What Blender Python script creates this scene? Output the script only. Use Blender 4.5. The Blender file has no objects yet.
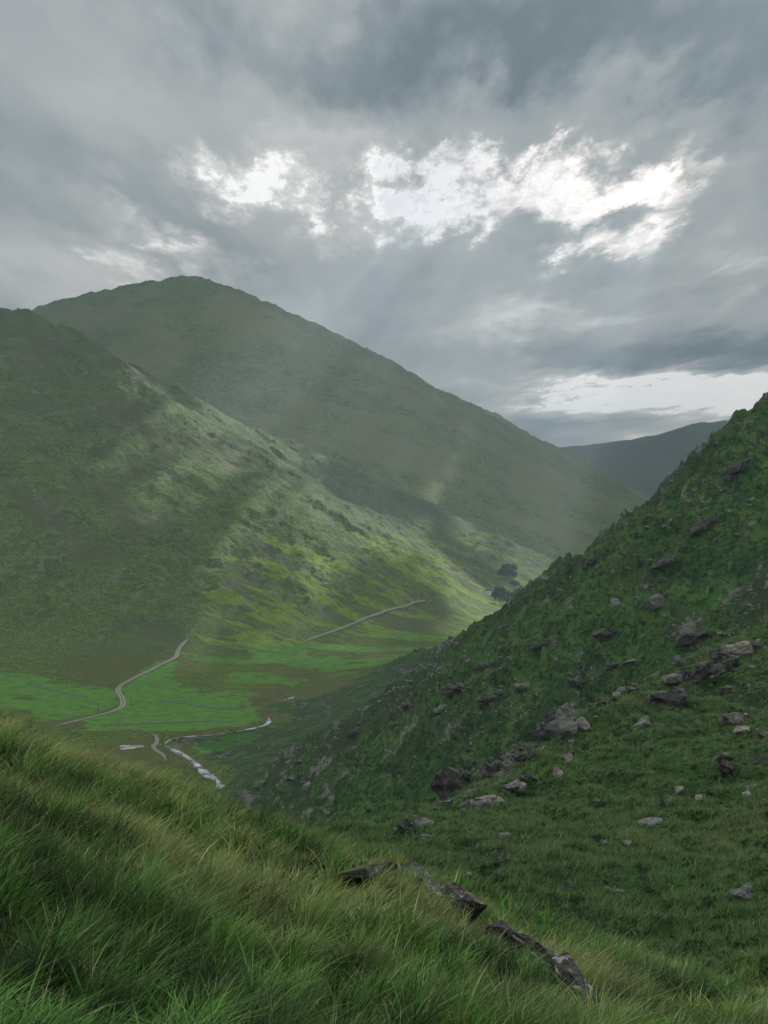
import bpy, bmesh, math, random
import numpy as np
from mathutils import Vector, Matrix

random.seed(7)
rng = np.random.default_rng(7)
scene = bpy.context.scene
COL = scene.collection
F = 1150.0            # focal length in pixels of the 768x1024 photograph
HR = 530.0            # pixel row of eye level
S = 0.75              # scale of the distant relief

# ------------------------------------------------------------------ noise
def _h(ix, iy, seed):
    n = (ix.astype(np.int64) * 374761393 + iy.astype(np.int64) * 668265263 + seed * 974634777) & 0xffffffff
    n = ((n ^ (n >> 13)) * 1274126177) & 0xffffffff
    return ((n ^ (n >> 16)) & 0xffff).astype(np.float32) * (2 * math.pi / 65536.0)

def pn(x, y, seed=0):
    ix = np.floor(x); iy = np.floor(y)
    fx = (x - ix).astype(np.float32); fy = (y - iy).astype(np.float32)
    u = fx * fx * fx * (fx * (fx * 6 - 15) + 10); v = fy * fy * fy * (fy * (fy * 6 - 15) + 10)
    def g(dx, dy):
        a = _h(ix + dx, iy + dy, seed)
        return np.cos(a) * (fx - dx) + np.sin(a) * (fy - dy)
    a = g(0, 0); b = g(1, 0); c = g(0, 1); d = g(1, 1)
    return (a + (b - a) * u + (c - a) * v + (a - b - c + d) * u * v) * 1.5

def fbm(x, y, wl, octs, seed=0, gain=0.5):
    s = 0; amp = 1.0; f = 1.0 / wl
    for i in range(octs):
        s = s + amp * pn(x * f + 13.7 * i, y * f - 7.3 * i, seed + i)
        f *= 2.03; amp *= gain
    return s

def ridged(x, y, wl, octs, seed=0, gain=0.5):
    s = 0; amp = 1.0; f = 1.0 / wl
    for i in range(octs):
        s = s + amp * (1 - 2 * np.abs(pn(x * f + 5.1 * i, y * f + 9.2 * i, seed + i)))
        f *= 2.03; amp *= gain
    return s

def sst(a, b, x):
    t = np.clip((x - a) / (b - a), 0, 1)
    return t * t * (3 - 2 * t)

def smax(a, b, k):
    h = np.clip(k - np.abs(a - b), 0, None) / k
    return np.maximum(a, b) + h * h * k * 0.25

# ------------------------------------------------------------------ relief
def crest_pts(rows, step=0):
    """rows of (px, row, depth, slope): crest of a hill at its own depth"""
    P = []
    for px, row, y, sl in rows:
        P.append(((px - 384) / F * y, y, (HR - row) / F * y, sl))
    return np.array(P)

CR_D = crest_pts([(-900, 130, 1800, .70), (-420, 190, 2150, .70), (-150, 255, 2300, .69), (0, 303, 2400, .68),
    (60, 326, 2500, .68), (100, 349, 2580, .67), (160, 384, 2720, .66), (240, 424, 2900, .63), (290, 443, 3000, .58),
    (340, 464, 3100, .53), (400, 496, 3190, .46), (470, 532, 3300, .38), (530, 560, 3400, .3), (585, 580, 3500, .25)], 40)
CR_E = crest_pts([(-600, 340, 5000, .6), (-200, 335, 4900, .6), (0, 320, 4900, .6), (60, 303, 4900, .6), (100, 293, 4950, .6),
    (150, 283, 5000, .6), (200, 276, 5000, .6), (240, 287, 5050, .6), (280, 306, 5100, .6), (330, 331, 5200, .6),
    (380, 357, 5300, .58), (440, 388, 5450, .56), (490, 417, 5550, .54), (540, 446, 5650, .5), (590, 474, 5700, .45),
    (632, 497, 5750, .4), (680, 520, 5800, .35), (730, 545, 5850, .3)], 60)
CR_F = crest_pts([(380, 505, 9300, .35), (500, 462, 9100, .35), (548, 447, 9000, .35), (600, 443, 9000, .35), (625, 438, 9000, .35), (665, 431, 8900, .35),
    (700, 421, 8900, .35), (740, 414, 8800, .35), (800, 400, 8700, .35), (1000, 380, 8600, .35), (1300, 420, 8600, .35)], 120)
CR_C = crest_pts([(1900, 60, 900, .8), (1300, 150, 760, .85), (1000, 235, 640, .9), (860, 325, 540, .9), (768, 402, 480, .92), (735, 424, 495, .92), (690, 467, 525, .9),
    (640, 514, 590, .86), (600, 536, 655, .82), (582, 551, 690, .82), (565, 580, 740, .84), (520, 604, 860, .8), (470, 631, 1000, .76),
    (400, 660, 1180, .7), (380, 674, 1270, .6)], 9)

def cones(X, Y, C, easing):
    z = np.full(X.shape, -1e4, np.float32)
    C = C.astype(np.float32); X = X.astype(np.float32); Y = Y.astype(np.float32)
    for a, b in zip(C[:-1], C[1:]):
        d = b - a; L2 = d[0] ** 2 + d[1] ** 2
        t = np.clip(((X - a[0]) * d[0] + (Y - a[1]) * d[1]) / L2, 0, 1)
        r = np.sqrt((X - a[0] - t * d[0]) ** 2 + (Y - a[1] - t * d[1]) ** 2)
        z = np.maximum(z, a[2] + t * d[2] - (a[3] + t * d[3]) * r / (1 + r * easing))
    return z

# near bowl of pasture: thin-plate surface through surveyed points (x, y, z) in metres
_b = []
for px, row, y in [(768, 985, 30), (768, 900, 50), (768, 800, 80), (768, 700, 115), (768, 622, 150), (700, 940, 40), (700, 850, 65),
                   (700, 760, 97), (700, 657, 140), (600, 925, 42), (600, 850, 65), (600, 760, 100), (600, 705, 124), (640, 690, 130),
                   (560, 727, 115), (500, 764, 104), (480, 895, 48), (480, 830, 72), (480, 780, 99), (440, 801, 95), (400, 850, 62), (400, 830, 86)]:
    _b.append(((px - 384) / F * y, y, (HR - row) / F * y))
_b += [(-12, 45, -16), (-12, 80, -24), (-20, 60, -22), (35, 40, -8), (60, 60, -6), (100, 100, 2), (90, 140, 6), (70, 175, -2), (20, 20, -8), (0, 30, -12), (160, 120, 20), (120, 200, 18), (150, 40, 10)]
BP = np.array(_b)
def _tps_fit(P):
    n = len(P); d = np.hypot(P[:, None, 0] - P[None, :, 0], P[:, None, 1] - P[None, :, 1])
    K = np.where(d > 0, d * d * np.log(d + 1e-9), 0) + np.eye(n) * 8.0
    A = np.zeros((n + 3, n + 3)); A[:n, :n] = K; A[:n, n] = 1; A[:n, n + 1:] = P[:, :2]; A[n, :n] = 1; A[n + 1:, :n] = P[:, :2].T
    return np.linalg.solve(A, np.concatenate([P[:, 2], [0, 0, 0]]))
BW = _tps_fit(BP)
def tpsB(x, y):
    z = BW[-3] + BW[-2] * x + BW[-1] * y
    for (a, b, _), w in zip(BP, BW[:-3]):
        d2 = (x - a) ** 2 + (y - b) ** 2
        z = z + w * 0.5 * d2 * np.log(d2 + 1e-9)
    return z
EDGE = np.array([(-40, 40), (-12, 58), (-4, 77), (1.6, 88.5), (4.6, 95), (10.6, 105.5), (17.6, 115.5), (29, 130.5), (50, 150.5), (80, 172), (140, 205), (300, 260)], float)
def edge_out(x, y):
    """signed distance beyond the brink (positive outside)"""
    best = np.full(x.shape, 1e9); sgn = np.zeros(x.shape)
    for a, b in zip(EDGE[:-1], EDGE[1:]):
        d = b - a; L2 = d @ d
        t = np.clip(((x - a[0]) * d[0] + (y - a[1]) * d[1]) / L2, 0, 1)
        qx = x - a[0] - t * d[0]; qy = y - a[1] - t * d[1]
        r = np.hypot(qx, qy); c = d[0] * (y - a[1]) - d[1] * (x - a[0])
        m = r < best
        best = np.where(m, r, best); sgn = np.where(m, np.sign(c), sgn)
    return best * sgn

RIVER_PX = [(222, 800), (220, 788), (216, 777), (207, 771), (200, 765), (192, 758), (181, 751), (171, 747), (164, 743), (170, 738), (185, 735),
            (203, 733), (222, 731), (245, 727), (262, 723), (270, 718), (268, 712), (255, 710), (247, 707), (262, 702), (284, 697), (292, 693), (300, 684), (318, 676), (330, 668)]
def valley_world(px, row):
    Y = 1000.0
    for _ in range(30):
        Y = (168 - .007 * (Y - 900)) * F / (row - HR)
    return ((px - 384) / F * Y * S, Y * S)
RIVER = np.array([valley_world(*p) for p in RIVER_PX])
def chaikin(P, n=2):
    for _ in range(n):
        Q = [P[0]]
        for a, b in zip(P[:-1], P[1:]):
            Q += [a * .75 + b * .25, a * .25 + b * .75]
        P = np.array(Q + [P[-1]])
    return P
RIVER_S = chaikin(RIVER)
def dist_poly(x, y, P):
    best = np.full(np.shape(x), 1e9)
    for a, b in zip(P[:-1], P[1:]):
        d = b - a
        t = np.clip(((x - a[0]) * d[0] + (y - a[1]) * d[1]) / (d @ d + 1e-9), 0, 1)
        best = np.minimum(best, np.hypot(x - a[0] - t * d[0], y - a[1] - t * d[1]))
    return best

def relief(x, y, full=False):
    """ground height in metres; full=True also returns the layer index and paint masks"""
    x = np.asarray(x, float); y = np.asarray(y, float)
    X = x / S; Y = y / S
    # valley floor
    xa = np.interp(Y, [700, 785, 1006, 1170, 1700, 2850, 4500], [-90, -115, -107, -96, 0, 300, 1100])
    zv = -168 + .007 * (Y - 900) + .00009 * np.clip(np.abs(X - xa) - 60, 0, 900) ** 2
    zv = zv + .17 * np.clip(X - xa - 22, 0, 190) * sst(1700, 1150, Y)
    zv = zv * S
    zv = zv + 1.2 * fbm(x, y, 120, 3, 5) + 1.6 * fbm(x, y, 34, 3, 6) * sst(1250, 1900, Y)
    # the rise that hides part of the road
    def hump(px, row, Yc, rx, ry, h):
        hx = (px - 384) / F * Yc
        return h * np.exp(-((X - hx) / rx) ** 2 - ((Y - Yc) / ry) ** 2)
    zv = zv + hump(235, 655, 1560, 60, 70, 7)
    zD = S * cones(X, Y, CR_D, .00015)
    zE = S * cones(X, Y, CR_E, .00003)
    zF = S * cones(X, Y, CR_F, 0)
    zC = S * cones(X, Y, CR_C, .0005)
    # relief detail
    nb = fbm(x, y, 260, 4, 11)
    # gullies running down the fall line of the left spur (its crest runs along (.759,.652))
    a = X * .759 + Y * .652; b = X * .652 - Y * .759
    wq = fbm(x, y, 180, 2, 15) * 60
    gul = ridged((a + wq) , b * .22, 170, 4, 17)
    strat = ridged((a * .35 + b * .12) + wq * .3, (b + a * .45) + wq * .5, 62, 5, 23, .6)
    crag = ridged(x, y, 46, 5, 31, .62)
    fineD = fbm(x, y, 22, 3, 33, .6)
    fd = sst(-0, 60, zD - zv)
    zD = zD + (9 * nb + 7 * gul + 3.6 * strat + 2.0 * crag + 1.5 * fineD - 7) * fd
    zE = zE + 12 * nb + 9 * ridged(x + wq, y * .5, 420, 4, 19) + 3.0 * crag + 2.5 * strat - 10
    zF = zF + 24 * fbm(x, y, 700, 4, 40) - 6
    # right hillside: terraces of rock dipping left
    cw = fbm(x, y, 60, 3, 44) * 14
    sC = (zC + .25 * x + cw * .5)
    ter = ridged(x * .5 + cw, sC * 2.0 + y * .25, 34, 4, 47, .6)
    lumps = fbm(x, y, 26, 5, 51, .58)
    fc = sst(-4, 25, zC - zv)
    dC = (3.0 * fbm(x, y, 90, 3, 53) + 3.1 * ter + 3.3 * lumps + 1.5 * ridged(x, y, 9, 4, 57, .62) - 4.4)
    zC = zC + dC * fc * (.8 + .2 * sst(150, 420, y))
    far = smax(zv, zD, 34)
    far = smax(far, zE, 30)
    far = smax(far, zC, 26)
    far = np.maximum(far, zF)
    # river bed
    dr = dist_poly(x, y, RIVER_S)
    far = far - 2.6 * (1 - sst(3.0, 11, dr)) * (y < 1400)
    # near pasture bowl
    eo = edge_out(x, y)
    wob = 1.6 * fbm(x, y, 14, 3, 61)
    eo = eo + wob
    tus = fbm(x, y, 3.2, 3, 63, .55); tus2 = ridged(x, y, 1.35, 2, 65)
    lum = fbm(x, y, 16, 3, 67)
    zB = tpsB(x, y) + .75 * lum + .42 * tus + .19 * tus2
    cr = np.clip(ridged(x * 1.0 + y * .4, y - x * .3, 9, 4, 69, .6), -1, 2)
    zB = zB + .9 * np.exp(-((eo + 3) / 3.5) ** 2) * sst(-.1, .9, cr)
    drop = np.where(eo > 0, eo * .95 + np.minimum(eo, 3) * .35, 0)
    zB = zB - drop + (.8 * cr) * sst(0, 2, eo) * (y < 400)
    # foreground knoll
    zA = -1.8 - .365 * x - .124 * y - .0045 * y * y
    kn = .22 * fbm(x, y, 4.0, 3, 71) + .10 * ridged(x, y, 1.3, 2, 73)
    zA = zA + kn * sst(1.2, 4, y)
    near = smax(zA, zB, 1.2)
    far_l = far
    z = np.maximum(near, far_l)
    z = np.maximum(z, -134)
    if not full:
        return z
    lay = np.stack([zA, zB, zC, zv, zD, zE, zF])
    idx = np.argmax(lay, 0)
    slope_r = dict(crag=crag, strat=strat, ter=ter, lumps=lumps, nb=nb, gul=gul, eo=eo, cr=cr, dr=dr, zv=zv, zD=zD, zC=zC, tus=tus, lum=lum, fine=fineD)
    return z, idx, slope_r

# ------------------------------------------------------------------ node helpers
class NT:
    def __init__(s, tree): s.t = tree; s.n = tree.nodes; s.l = tree.links
    def new(s, ty, **kw):
        nd = s.n.new(ty)
        for k, v in kw.items(): setattr(nd, k, v)
        return nd
    def set(s, sock, v):
        if isinstance(v, bpy.types.NodeSocket): s.l.new(v, sock)
        else: sock.default_value = v
    def math(s, op, a, b=None, c=None, clamp=False):
        m = s.new('ShaderNodeMath', operation=op, use_clamp=clamp); s.set(m.inputs[0], a)
        if b is not None: s.set(m.inputs[1], b)
        if c is not None: s.set(m.inputs[2], c)
        return m.outputs[0]
    def vmath(s, op, a, b=None):
        m = s.new('ShaderNodeVectorMath', operation=op); s.set(m.inputs[0], a)
        if b is not None: s.set(m.inputs[1], b)
        return m.outputs['Value'] if op in ('LENGTH', 'DOT_PRODUCT') else m.outputs[0]
    def noise(s, vec, scale, detail=4, rough=.55, dist=0.0, out='Fac'):
        m = s.new('ShaderNodeTexNoise'); m.noise_dimensions = '3D'
        s.l.new(vec, m.inputs['Vector']); m.inputs['Scale'].default_value = scale
        m.inputs['Detail'].default_value = detail; m.inputs['Roughness'].default_value = rough; m.inputs['Distortion'].default_value = dist
        return m.outputs[out]
    def ss(s, x, a, b, o0=0.0, o1=1.0):
        m = s.new('ShaderNodeMapRange', interpolation_type='SMOOTHSTEP'); s.set(m.inputs[0], x)
        s.set(m.inputs[1], a); s.set(m.inputs[2], b); s.set(m.inputs[3], o0); s.set(m.inputs[4], o1)
        return m.outputs[0]
    def mix(s, f, a, b):
        m = s.new('ShaderNodeMix', data_type='RGBA'); s.set(m.inputs[0], f)
        s.set(m.inputs[6], a if isinstance(a, bpy.types.NodeSocket) else (*a, 1)); s.set(m.inputs[7], b if isinstance(b, bpy.types.NodeSocket) else (*b, 1))
        return m.outputs[2]
    def bump(s, h, strength, dist, normal=None):
        m = s.new('ShaderNodeBump'); s.set(m.inputs['Height'], h); m.inputs['Strength'].default_value = strength; m.inputs['Distance'].default_value = dist
        if normal is not None: s.l.new(normal, m.inputs['Normal'])
        return m.outputs[0]

def mat(name):
    m = bpy.data.materials.new(name); m.use_nodes = True
    t = NT(m.node_tree); t.n.clear(); out = t.new('ShaderNodeOutputMaterial')
    return m, t, out
def principled(t, out, col, rough=.9, spec=.2, normal=None):
    p = t.new('ShaderNodeBsdfPrincipled'); t.set(p.inputs['Base Color'], col if isinstance(col, bpy.types.NodeSocket) else (*col, 1))
    t.set(p.inputs['Roughness'], rough); p.inputs['Specular IOR Level'].default_value = spec
    if normal is not None: t.l.new(normal, p.inputs['Normal'])
    t.l.new(p.outputs[0], out.inputs['Surface'])
    return p

# ------------------------------------------------------------------ materials
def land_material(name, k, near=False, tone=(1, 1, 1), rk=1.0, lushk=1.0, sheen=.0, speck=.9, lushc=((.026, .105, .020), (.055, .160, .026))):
    """k: metres per unit of the finest grain"""
    m, t, out = mat(name)
    pos = t.new('ShaderNodeTexCoord').outputs['Object']
    at_ = t.new('ShaderNodeAttribute', attribute_name='paint')
    sep = t.new('ShaderNodeSeparateColor'); t.l.new(at_.outputs['Color'], sep.inputs[0])
    rock, lush, heath = sep.outputs; dry = at_.outputs['Alpha']
    n1 = t.noise(pos, .35 / k, 5, .62); n2 = t.noise(pos, .07 / k, 4, .55); n3 = t.noise(pos, 1.3 / k, 3, .6)
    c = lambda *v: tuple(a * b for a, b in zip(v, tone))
    g = t.mix(t.ss(n2, .35, .65), c(.040, .075, .020), c(.080, .135, .026))
    g = t.mix(t.ss(n1, .42, .66), g, c(.130, .175, .040))
    g = t.mix(t.math('MULTIPLY', t.ss(n3, .46, .62), speck), g, c(.014, .024, .012))
    hm = t.ss(t.math('ADD', heath, t.math('MULTIPLY', t.math('SUBTRACT', n1, .5), 1.1)), .35, .65)
    g = t.mix(hm, g, t.mix(n3, c(.048, .056, .025), c(.098, .100, .042)))
    dm = t.ss(t.math('ADD', dry, t.math('MULTIPLY', t.math('SUBTRACT', n3, .5), 1.0)), .35, .7)
    g = t.mix(dm, g, t.mix(n1, c(.105, .115, .040), c(.150, .140, .060)))
    lm = t.ss(t.math('ADD', lush, t.math('MULTIPLY', t.math('SUBTRACT', n1, .5), .7)), .4, .6)
    g = t.mix(lm, g, t.mix(t.ss(n1, .35, .65), tuple(lushk * v for v in lushc[0]), tuple(lushk * v for v in lushc[1])))
    rm = t.ss(t.math('ADD', rock, t.math('MULTIPLY', t.math('SUBTRACT', t.math('ADD', t.math('MULTIPLY', n3, .6), t.math('MULTIPLY', n1, .4)), .5), 2.0)), .45, .62)
    rc = t.mix(n3, tuple(rk * v for v in (.078, .084, .072)), tuple(rk * v for v in (.22, .23, .20)))
    colr = t.mix(rm, g, rc)
    hgt = t.math('ADD', t.math('MULTIPLY', n1, 1.0), t.math('MULTIPLY', n3, .35))
    nb = t.bump(hgt, 1.0, 2.6 * k)
    p = principled(t, out, colr, .9, .06, nb)
    p.inputs['Sheen Weight'].default_value = sheen; p.inputs['Sheen Roughness'].default_value = .6; p.inputs['Sheen Tint'].default_value = (.55, .75, .15, 1)
    return m

def rock_material(name, dark, light, moss=.35, lich=.5, grain=False):
    m, t, out = mat(name)
    tc = t.new('ShaderNodeTexCoord'); pos = tc.outputs['Object']
    oi = t.new('ShaderNodeObjectInfo')
    p2 = t.vmath('ADD', pos, t.vmath('SCALE', oi.outputs['Location'])) if False else pos
    n1 = t.noise(p2, 1.1, 6, .6); n2 = t.noise(p2, 4.5, 5, .65)
    mp = t.new('ShaderNodeMapping'); t.l.new(p2, mp.inputs[0]); mp.inputs['Scale'].default_value = (.6, .6, 7)
    ns = t.noise(mp.outputs[0], 1.6, 4, .6)
    c = t.mix(t.ss(n1, .3, .7), dark, light)
    c = t.mix(t.math('MULTIPLY', t.ss(ns, .5, .62), .6), c, tuple(a * .45 for a in dark))
    c = t.mix(t.math('MULTIPLY', t.ss(n2, .58, .68), lich), c, (.42, .42, .38))
    if grain:
        m3 = t.new('ShaderNodeMapping'); t.l.new(p2, m3.inputs[0]); m3.inputs['Scale'].default_value = (2.2, 14, 14)
        nw = t.noise(m3.outputs[0], 1.2, 5, .65); c = t.mix(t.ss(nw, .57, .64), c, (.26, .26, .24)); c = t.mix(t.ss(nw, .46, .42), c, (.012, .012, .012))
    geo = t.new('ShaderNodeNewGeometry'); sx = t.new('ShaderNodeSeparateXYZ'); t.l.new(geo.outputs['Normal'], sx.inputs[0])
    mm = t.ss(t.math('ADD', sx.outputs[2], t.math('MULTIPLY', t.math('SUBTRACT', n1, .5), 2.2)), 1.35 - moss, 1.6 - moss)
    c = t.mix(mm, c, (.045, .065, .016))
    nb = t.bump(t.math('ADD', t.math('ADD', n2, t.math('MULTIPLY', ns, .8)), n1), .9, .12)
    principled(t, out, c, .82, .3, nb)
    return m

def plain(name, c1, c2, scale, rough=.85, spec=.2, bump=.02):
    m, t, out = mat(name)
    pos = t.new('ShaderNodeTexCoord').outputs['Object']
    n = t.noise(pos, scale, 4, .6)
    principled(t, out, t.mix(n, c1, c2), rough, spec, t.bump(n, .5, bump))
    return m

def blade_material(name, trans=.35):
    m, t, out = mat(name)
    a = t.new('ShaderNodeAttribute', attribute_name='tint')
    p = t.new('ShaderNodeBsdfPrincipled'); t.l.new(a.outputs['Color'], p.inputs['Base Color'])
    p.inputs['Roughness'].default_value = .55; p.inputs['Specular IOR Level'].default_value = .25
    tr = t.new('ShaderNodeBsdfTranslucent'); t.l.new(a.outputs['Color'], tr.inputs[0])
    mx = t.new('ShaderNodeMixShader'); mx.inputs[0].default_value = trans
    t.l.new(p.outputs[0], mx.inputs[1]); t.l.new(tr.outputs[0], mx.inputs[2]); t.l.new(mx.outputs[0], out.inputs['Surface'])
    return m

M_NEAR = land_material('turf_near', .35, tone=(.4, .6, .5))
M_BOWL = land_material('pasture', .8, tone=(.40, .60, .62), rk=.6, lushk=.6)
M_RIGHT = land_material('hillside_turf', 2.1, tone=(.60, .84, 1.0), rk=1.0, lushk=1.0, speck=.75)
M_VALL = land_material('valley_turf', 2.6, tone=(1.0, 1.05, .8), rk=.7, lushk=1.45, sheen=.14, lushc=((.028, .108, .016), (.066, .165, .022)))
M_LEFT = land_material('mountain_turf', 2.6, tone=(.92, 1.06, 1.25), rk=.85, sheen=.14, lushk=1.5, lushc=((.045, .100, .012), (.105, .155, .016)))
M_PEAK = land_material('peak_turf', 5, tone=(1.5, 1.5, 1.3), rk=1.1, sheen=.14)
M_RIDGE = land_material('ridge_turf', 20)
ROCK_D = rock_material('slate_dark', (.018, .021, .018), (.072, .078, .070), .32, .3)
ROCK_G = rock_material('slate_grey', (.052, .059, .050), (.175, .187, .170), .2, .5)
ROCK_S = rock_material('slate_scree', (.06, .066, .066), (.19, .20, .195), .1, .5)
ROCK_T = rock_material('slate_tan', (.13, .125, .11), (.27, .26, .23), .05, .3)
ROCK_M = rock_material('slate_moss', (.05, .05, .045), (.15, .145, .13), .95, .5)
ROCK_L = rock_material('slate_lichen', (.018, .018, .018), (.065, .064, .06), -.1, .55, True)

# ------------------------------------------------------------------ object helpers
def tag(o, label=None, cat=None, group=None, kind=None):
    if label: o['label'] = label
    if cat: o['category'] = cat
    if group: o['group'] = group
    if kind: o['kind'] = kind
    return o

def np_mesh(name, co, faces, nper, mats, smooth=True, attrs=None):
    me = bpy.data.meshes.new(name)
    nv = len(co); nf = len(faces)
    me.vertices.add(nv); me.vertices.foreach_set('co', np.ascontiguousarray(co, np.float32).ravel())
    me.loops.add(nf * nper); me.loops.foreach_set('vertex_index', np.ascontiguousarray(faces, np.int32).ravel())
    me.polygons.add(nf); me.polygons.foreach_set('loop_start', np.arange(0, nf * nper, nper, dtype=np.int32))
    me.polygons.foreach_set('loop_total', np.full(nf, nper, np.int32))
    for m in mats: me.materials.append(m)
    me.update(calc_edges=True)
    if smooth: me.polygons.foreach_set('use_smooth', np.ones(nf, bool))
    for an, arr in (attrs or {}).items():
        at_ = me.attributes.new(an, 'FLOAT_COLOR', 'POINT'); at_.data.foreach_set('color', np.ascontiguousarray(arr, np.float32).ravel())
    o = bpy.data.objects.new(name, me); COL.objects.link(o)
    return o

def bm_obj(name, bm, m, parent=None, smooth=False, loc=None):
    me = bpy.data.meshes.new(name); bm.to_mesh(me); bm.free(); me.materials.append(m)
    if smooth:
        for p in me.polygons: p.use_smooth = True
    o = bpy.data.objects.new(name, me); COL.objects.link(o)
    if parent: o.parent = parent
    if loc is not None: o.location = loc
    return o

# ------------------------------------------------------------------ the ground sheet
def rows_y():
    ys = []; y = 1.2
    while y < 9500:
        ys.append(y)
        r = .010 if y < 12 else .006 if y < 32 else .0035 if y < 170 else .0045 if y < 260 else .0026 if y < 560 else .0018 if y < 1000 else .0022 if y < 2600 else .0028 if y < 4700 else .006
        y *= 1 + r
    return np.array(ys)
YS = rows_y()
UC = np.concatenate([np.linspace(-.95, -.40, 60)[:-1], np.linspace(-.40, .40, 560), np.linspace(.40, .95, 60)[1:]])
GY, GU = np.meshgrid(YS, UC, indexing='ij')
GX = GU * GY
parts = [relief(GX[i:i + 200], GY[i:i + 200], True) for i in range(0, len(YS), 200)]
GZ = np.concatenate([p[0] for p in parts]); LI = np.concatenate([p[1] for p in parts])
R = {k: np.concatenate([p[2][k] for p in parts]) for k in parts[0][2]}
del parts
LY = np.log(YS)
def gzv(x, y):
    x = np.asarray(x, float); y = np.asarray(y, float)
    r = np.clip(np.interp(np.log(y), LY, np.arange(len(YS))), 0, len(YS) - 1.001); c = np.clip(np.interp(x / y, UC, np.arange(len(UC))), 0, len(UC) - 1.001)
    r0 = r.astype(int); c0 = c.astype(int); fr = r - r0; fc = c - c0
    return (GZ[r0, c0] * (1 - fr) * (1 - fc) + GZ[r0 + 1, c0] * fr * (1 - fc) + GZ[r0, c0 + 1] * (1 - fr) * fc + GZ[r0 + 1, c0 + 1] * fr * fc)
def at(px, row, ymin=0.0):
    """point of the ground met by the line of sight through a place in the photograph"""
    u = (px - 384) / F; v = (HR - row) / F
    z = gzv(u * YS, YS); hit = np.nonzero((z >= v * YS) & (YS > ymin))[0]
    if not len(hit): return Vector((u * 5000, 5000, float(gzv(u * 5000, 5000))))
    k = hit[0]
    if k and YS[k - 1] > ymin:
        f0 = v * YS[k - 1] - z[k - 1]; f1 = z[k] - v * YS[k]; y = YS[k - 1] + (YS[k] - YS[k - 1]) * f0 / (f0 + f1 + 1e-9)
    else: y = YS[k]
    return Vector((u * y, y, float(gzv(u * y, y))))
def gz(x, y):
    return float(gzv(x, y))

def in_poly(x, y, P):
    c = np.zeros(x.shape, bool)
    for (x1, y1), (x2, y2) in zip(P, P[1:] + P[:1]):
        m = ((y1 > y) != (y2 > y)) & (x < (x2 - x1) * (y - y1) / ((y2 - y1) or 1e-9) + x1)
        c ^= m
    return c
paint = np.zeros(GX.shape + (4,), np.float32)
# slope of the sheet
dy = np.gradient(GZ, axis=0) / np.gradient(GY, axis=0)
dx = np.gradient(GZ, axis=1) / np.maximum(np.gradient(GX, axis=1), 1e-6)
SL = np.hypot(dx, dy)
def P_(i, j, m, v): paint[..., j] = np.where(m, np.maximum(paint[..., j], v), paint[..., j])
mA, mB, mC, mV, mD, mE, mF = [LI == i for i in range(7)]
fb = fbm(GX, GY, 90, 4, 81); fb2 = fbm(GX, GY, 300, 3, 85); fb3 = fbm(GX, GY, 14, 4, 87)
YY = GY / S
XR = np.interp(GY, RIVER_S[:, 1][::1][np.argsort(RIVER_S[:, 1])], RIVER_S[:, 0][np.argsort(RIVER_S[:, 1])])
rb = sst(4, 20, GX - XR + 8 * fb3) * sst(1320, 1150, YY + 160 * fb)
LI[(LI == 3) & (rb > .5)] = 2
mC = LI == 2; mV = LI == 3
P_(0, 3, mA, .45 + .5 * fb3); P_(0, 2, mA, .2 - .5 * fb3)
brink = np.exp(-((R['eo'] + 1.5) / 3.0) ** 2)
P_(0, 0, mB, .75 * sst(.8, 1.5, R['cr']) * brink + sst(.3, 2, R['eo']) * .7 + .5 * sst(.8, 1.5, SL))
P_(0, 2, mB, .18 + .45 * fb3); P_(0, 1, mB, .10 + .3 * R['lum'])
P_(0, 0, mC & (rb > .5), .18 + .42 * fb3)
P_(0, 0, mC, 0.06 + .46 * sst(1.15, 1.8, R['ter']) * sst(-.5, .15, fb) + .12 * sst(0, .8, R['lumps']))
P_(0, 1, mC, -.02 + .25 * sst(1.35, .8, R['ter']) - .35 * R['lumps'] + .2 * fb3); P_(0, 2, mC, .34 + .35 * fb + .25 * fb3 + .35 * R['lumps'])
P_(0, 0, mD, .06 + .44 * sst(1.15, 1.75, R['strat'] * .6 + .4 * R['crag']) + .16 * sst(.7, 1.1, SL)); P_(0, 2, mD, .32 + .55 * fb + .4 * fb2)
P_(0, 3, mD, .10 + .35 * fb3); P_(0, 1, mD, .05 + .28 * sst(.1, .8, -fb))
P_(0, 0, mE, .08 + .34 * sst(1.15, 1.75, R['crag'] * .5 + R['strat'] * .5)); P_(0, 2, mE, .30 + .5 * fb + .5 * fb2 + .3 * (R['strat'] - 1.2)); P_(0, 3, mE, .46 + .5 * fb2 + .3 * fb)
P_(0, 2, mF, .6)
P_(0, 0, mV, rb * (.16 + .5 * fb3)); P_(0, 2, mV, .50 - .22 * rb + .55 * fb + .3 * fb3 + .15 * sst(60, 10, GX * 0 + R['dr'])); P_(0, 1, mV, .12 + .55 * sst(.05, .6, -fb) * sst(1500, 1900, YY)); P_(0, 3, mV, .25 * sst(1400, 2000, YY) + .3 * fb3)
P_(0, 0, mV, .62 * sst(26, 3, R['dr']) * sst(-.1, .6, fb3) * (YY < 1200))
P_(0, 0, mV, .36 * sst(-.1, .5, fb3) * sst(120, 40, R['dr']) * (GX / GY > -.14) * (YY < 1060))
sunlit_pat = fbm(GX * .35 + 11, GY * 1.1, 42, 4, 131, .6)
P_(0, 1, (mD | mV) & (GZ < 60), (.30 + .9 * sst(-.05, .55, sunlit_pat)) * sst(60, -60, GZ) * sst(1150, 1500, YY) * sst(-300, -80, GX) * .9)  # lush grass patches, also painted brighter where the sun patch lands
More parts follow.
